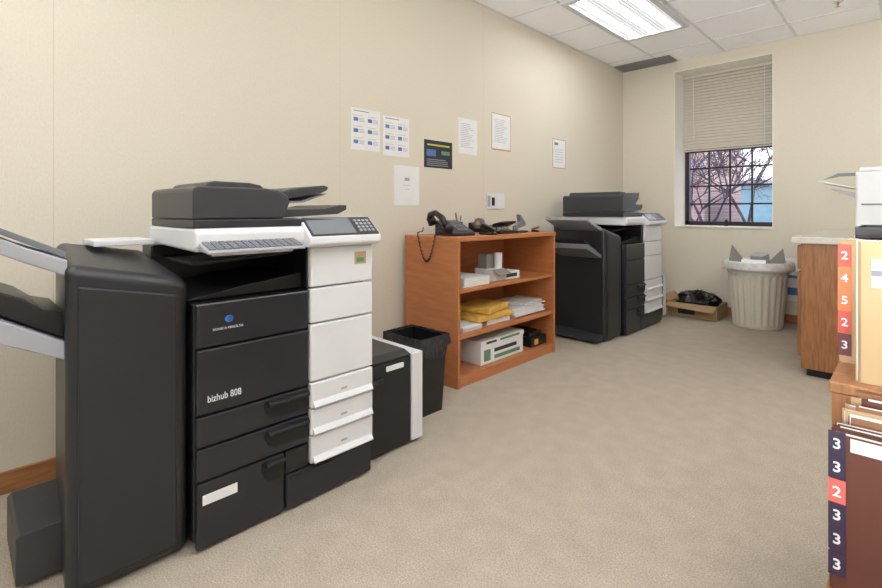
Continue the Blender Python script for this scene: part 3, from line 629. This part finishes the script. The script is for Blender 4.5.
MB().hexa([(x0, y0-.001, z1), (x1, y0-.001, z1), (x1, y0+.005, z1), (x0, y0+.005, z1)], [(x0+.01, y0-.11, z1-.03), (x1-.01, y0-.11, z1-.05), (x1-.01, y0-.105, z1-.045), (x0+.01, y0-.105, z1-.025)]).build('flap', 'card', bxm)
MB().hexa([(x0-.001, y0, z1), (x0+.005, y0, z1), (x0+.005, y1, z1), (x0-.001, y1, z1)], [(x0-.06, y0, z1+.06), (x0-.055, y0, z1+.06), (x0-.055, y1, z1+.06), (x0-.06, y1, z1+.06)]).build('flap', 'card', bxm)
B(.76, .92, y0-.0012, y0-.0004, .03, .08).build('printed_label', 'inkd', bxm)
MB().blob((.895, 5.44, .15), .20, .15, .10, .16, n=26, m=12, zmin=.02).build('black_bag', 'bag'); tag(bpy.data.objects['black_bag'], 'crumpled black plastic bag stuffed in the open cardboard box', 'bag')
a = ony(785, 258, BY); b_ = ony(800, 302, BY)
nt_ = thing('wall_notice', 'white and blue notice low on the back wall beside the oak cabinet', 'notice', (a.x+.1, BY, b_.z))
B(a.x, a.x+.24, BY-.002, BY-.0003, b_.z, a.z).build('sheet', 'paper', nt_)
B(a.x+.02, a.x+.22, BY-.0028, BY-.0022, b_.z+.06, b_.z+.13).build('blue_band', 'inkb', nt_)
B(a.x+.02, a.x+.22, BY-.0028, BY-.0022, b_.z+.22, b_.z+.25).build('blue_line', 'inkb', nt_)

# ------------------------------------------------------------------ oak cabinet with counter
cb = thing('base_cabinet', 'oak base cabinet standing at the right against the back wall', 'cabinet', (2.3, 4.8, 0))
B(1.962, 2.62, 3.93, BY-.016, .05, .87).build('cabinet_body', 'oak', cb, .003)
B(1.99, 2.60, 3.96, BY-.016, 0, .05).build('toe_kick', 'dark', cb)
for i in range(3):
    y0 = 3.95+i*.565
    d = B(1.942, 1.9615, y0, y0+.55, .12, .68).build('door', 'oak', cb, .004); MB().tube([(1.942, y0+.47, .5), (1.922, y0+.47, .51), (1.922, y0+.47, .59), (1.942, y0+.47, .60)], .005).build('handle', 'chrome', d)
    d = B(1.942, 1.9615, y0, y0+.55, .70, .855).build('drawer', 'oak', cb, .004); MB().tube([(1.942, y0+.22, .775), (1.922, y0+.23, .775), (1.922, y0+.32, .775), (1.942, y0+.33, .775)], .005).build('handle', 'chrome', d)
tag(B(1.915, 2.64, 3.90, BY-.016, .8705, .915).build('countertop', 'counter', bevel=.006), 'cream laminate countertop over the oak cabinet', 'countertop')
pm = thing('label_printer', 'white office machine with side tray standing on the cream counter', 'printer', (2.4, 4.2, .9155))
B(2.23, 2.62, 4.0, 4.4, .9155, 1.33).build('machine_body', 'white', pm, .015, seg=3)
B(2.25, 2.6, 4.02, 4.38, 1.3305, 1.36).build('top_cover', 'white', pm, .008)
B(2.26, 2.60, 3.996, 3.9995, 1.12, 1.13).build('seam', 'grey', pm); B(2.26, 2.60, 3.996, 3.9995, .98, 1.0).build('seam', 'lgrey', pm)
MB().prism([(2.04, 1.285), (2.23, 1.235), (2.23, 1.225), (2.04, 1.275)], 'y', 4.03, 4.37).build('upper_tray', 'white', pm, .003)
MB().prism([(2.10, 1.235), (2.23, 1.20), (2.23, 1.17), (2.12, 1.215)], 'y', 4.06, 4.34).build('lower_tray', 'lgrey', pm, .003)
MB().prism([(2.06, 1.29), (2.14, 1.33), (2.23, 1.33), (2.23, 1.31), (2.15, 1.31)], 'y', 4.08, 4.10).build('paper_guide', 'grey', pm)

# ------------------------------------------------------------------ filing at the right edge
un = thing('filing_shelf', 'oak filing unit under the manila folders at the right edge', 'shelf', (2.57, 1.55, 0))
B(2.394, 2.74, 1.10, 1.12, 0, .765).build('end_panel', 'oak', un, .002); B(2.394, 2.74, 1.98, 2.0, 0, .765).build('end_panel', 'oak', un, .002)
B(2.39, 2.745, 1.098, 2.002, .765, .785).build('top', 'oak', un, .003); B(2.40, 2.73, 1.12, 1.98, .38, .40).build('shelf', 'oak', un); B(2.725, 2.74, 1.12, 1.98, 0, .765).build('back_panel', 'oak', un)
sd = thing('filing_stand', 'oak step stand in front of the filing unit', 'stand', (2.57, 1.0, 0))
B(2.40, 2.74, .94, 1.094, .478, .4985).build('top', 'oak', sd, .002); B(2.42, 2.44, .95, 1.09, 0, .478).build('side_panel', 'oak', sd); B(2.70, 2.72, .95, 1.09, 0, .478).build('side_panel', 'oak', sd)
def folder(x0, y, z0, h, m, label, group=None, th=.012, l=.29, rag=.018):
    t = thing('file_folder', label, 'file folder', (x0+l/2, y, z0), group)
    B(x0+.004, x0+l, y, y+th*.25, z0, z0+h).build('front_cover', m, t); B(x0, x0+l, y+th*.75, y+th*.95, z0, z0+h).build('back_cover', m, t)
    pm_ = MB(); n = 3
    for i in range(n):
        d = random.uniform(-.004, .008)
        x_0 = x0+.006+d; x_1 = x0+l-.012+d; y_0 = y+th*(.27+.15*i); y_1 = y+th*(.40+.15*i); zt0 = z0+h-random.uniform(-.004, rag); zt1 = zt0+random.uniform(-.008, .004)
        pm_.hexa([(x_0, y_0, z0+.002), (x_1, y_0, z0+.002), (x_1, y_1, z0+.002), (x_0, y_1, z0+.002)], [(x_0, y_0, zt0), (x_1, y_0, zt1), (x_1, y_1, zt1), (x_0, y_1, zt0)])
    pm_.build('papers', 'paper', t)
    return t
def tabs(t, x0, y, rows, w=.021, h=.032):
    for z, ch, m in rows:
        tb = B(x0, x0+w, y-.0012, y-.0002, z-h/2, z+h/2).build('number_tab', m, t)
        text(ch, .022, (x0+w/2, y-.0016, z-.0078), RY, 'letter', t, 'numeral', 'CENTER', bold=.0004)
zt_ = .7855
for i in range(3):
    t = folder(2.424+.003*i, 1.125+i*.016, zt_, .25-.006*i, 'manila', ['nearest manila folder with small white sticker on the filing unit', 'manila folder directly behind the nearest one', 'manila folder third from the near end of filing unit'][i])
    if i == 0:
        B(2.446, 2.474, 1.1235, 1.1247, .955, 1.005).build('sticker', 'paper', t)
        B(2.446, 2.474, 1.1228, 1.1234, .975, .985).build('sticker_print', 'ink', t)
        B(2.428, 2.432, 1.1236, 1.1248, .787, 1.034).build('edge_fold', 'manila2', t)
for i in range(14):
    t = folder(2.391+(0 if i == 0 else random.uniform(-.002, .006)), 1.25+i*.02, zt_, .243-(0 if i == 0 else random.uniform(0, .01)), 'manila', 'manila folder with column of red and orange number tabs' if i == 0 else 'manila folder packed upright behind the red tabbed one', None if i == 0 else 'packed manila folders')
    if i == 0:
        tabs(t, 2.3895, 1.2495, [(1.0, '2', 'red'), (.955, '4', 'orange'), (.911, '5', 'orange'), (.867, '2', 'red'), (.822, '3', 'dmaroon')], h=.0435)
ty_ = thing('desk_tray', 'small dark tray lying on top of the packed manila folders', 'tray', (2.50, 1.35, 1.034))
B(2.415, 2.60, 1.26, 1.46, 1.034, 1.040).build('tray_base', 'dark', ty_, .002)
rm = MB(); rm.box(2.415, 2.60, 1.26, 1.264, 1.040, 1.056); rm.box(2.415, 2.60, 1.456, 1.46, 1.040, 1.056); rm.box(2.415, 2.419, 1.264, 1.456, 1.040, 1.056); rm.box(2.596, 2.60, 1.264, 1.456, 1.040, 1.056)
rm.build('tray_rim', 'dark', ty_)
for i in range(4):
    t = folder(2.404+.001*i, .96+i*.015, .499, .245, 'maroon', ['maroon folder with column of navy number tabs at lower right', 'maroon folder second from the front on the step stand', 'maroon folder third from the front on the step stand', 'maroon folder fourth from the front on the step stand'][i])
    if i == 0:
        tabs(t, 2.4035, .9595, [(.730, '3', 'navy'), (.694, '3', 'navy'), (.656, '2', 'pink'), (.620, '3', 'navy'), (.583, '3', 'navy'), (.544, '3', 'navy')], h=.0365)
        B(2.43, 2.52, .9583, .9595, .722, .742).build('white_label', 'paper', t)
for i in range(7):
    folder(2.41+[.012, .004, .020, .006, .026, .012, .018][i], 1.022+i*.0098, .499, [.255, .262, .268, .264, .275, .272, .281][i], ['brownf', 'manila', 'brownf', 'pinkf', 'maroon', 'manila', 'brownf'][i],
           ['brown folder just behind the maroon ones on the step stand', 'pale folder between two brown ones on the step stand', 'second brown folder of the uneven row on the step stand', 'pinkish folder in the middle of the uneven row', 'maroon folder among the uneven pale ones', 'tall pale folder near the filing unit end', 'tallest brown folder against the filing unit end'][i], th=.009, rag=.01)

# ------------------------------------------------------------------ camera, light, world
cam = bpy.data.cameras.new('camera'); co = bpy.data.objects.new('camera', cam); C.objects.link(co); S.camera = co
co.location = CAM; co.rotation_euler = (math.pi/2, 0, TH); cam.sensor_width = 36; cam.lens = F/882*36; cam.shift_y = -(294-HV)/882; cam.clip_start = .02
wd = bpy.data.worlds.new('world'); S.world = wd; wd.use_nodes = True
bg = wd.node_tree.nodes['Background']
sk = wd.node_tree.nodes.new('ShaderNodeTexSky'); sk.sky_type = 'HOSEK_WILKIE' if hasattr(sk, 'turbidity') else sk.sky_type
mixn = wd.node_tree.nodes.new('ShaderNodeMixRGB'); mixn.inputs[0].default_value = .85; mixn.inputs[2].default_value = (.87, .87, 1, 1)
wd.node_tree.links.new(sk.outputs[0], mixn.inputs[1]); wd.node_tree.links.new(mixn.outputs[0], bg.inputs[0]); bg.inputs[1].default_value = 2.9
def area(name, loc, d, energy, size, col=(.97, .98, 1), spread=math.pi):
    la = bpy.data.lights.new(name, 'AREA'); la.energy = energy; la.size = size; la.color = col; la.spread = spread
    lo = bpy.data.objects.new(name, la); C.objects.link(lo); lo.location = loc; lo.rotation_euler = Vector(d).to_track_quat('-Z', 'Y').to_euler()
area('rear_fill', (3.1, -1.2, 1.9), (-.35, .9, -.1), 14, 1.4)  # added fill lamp behind the camera, out of view, to brighten the room
area('ceiling_fill', (2.6, -1.0, 1.2), (.05, .9, .7), 80, 1.2, spread=math.radians(105))  # second unseen fill lamp, added and aimed upward to lift the ceiling
S.view_settings.view_transform = 'Standard'; S.view_settings.exposure = .04
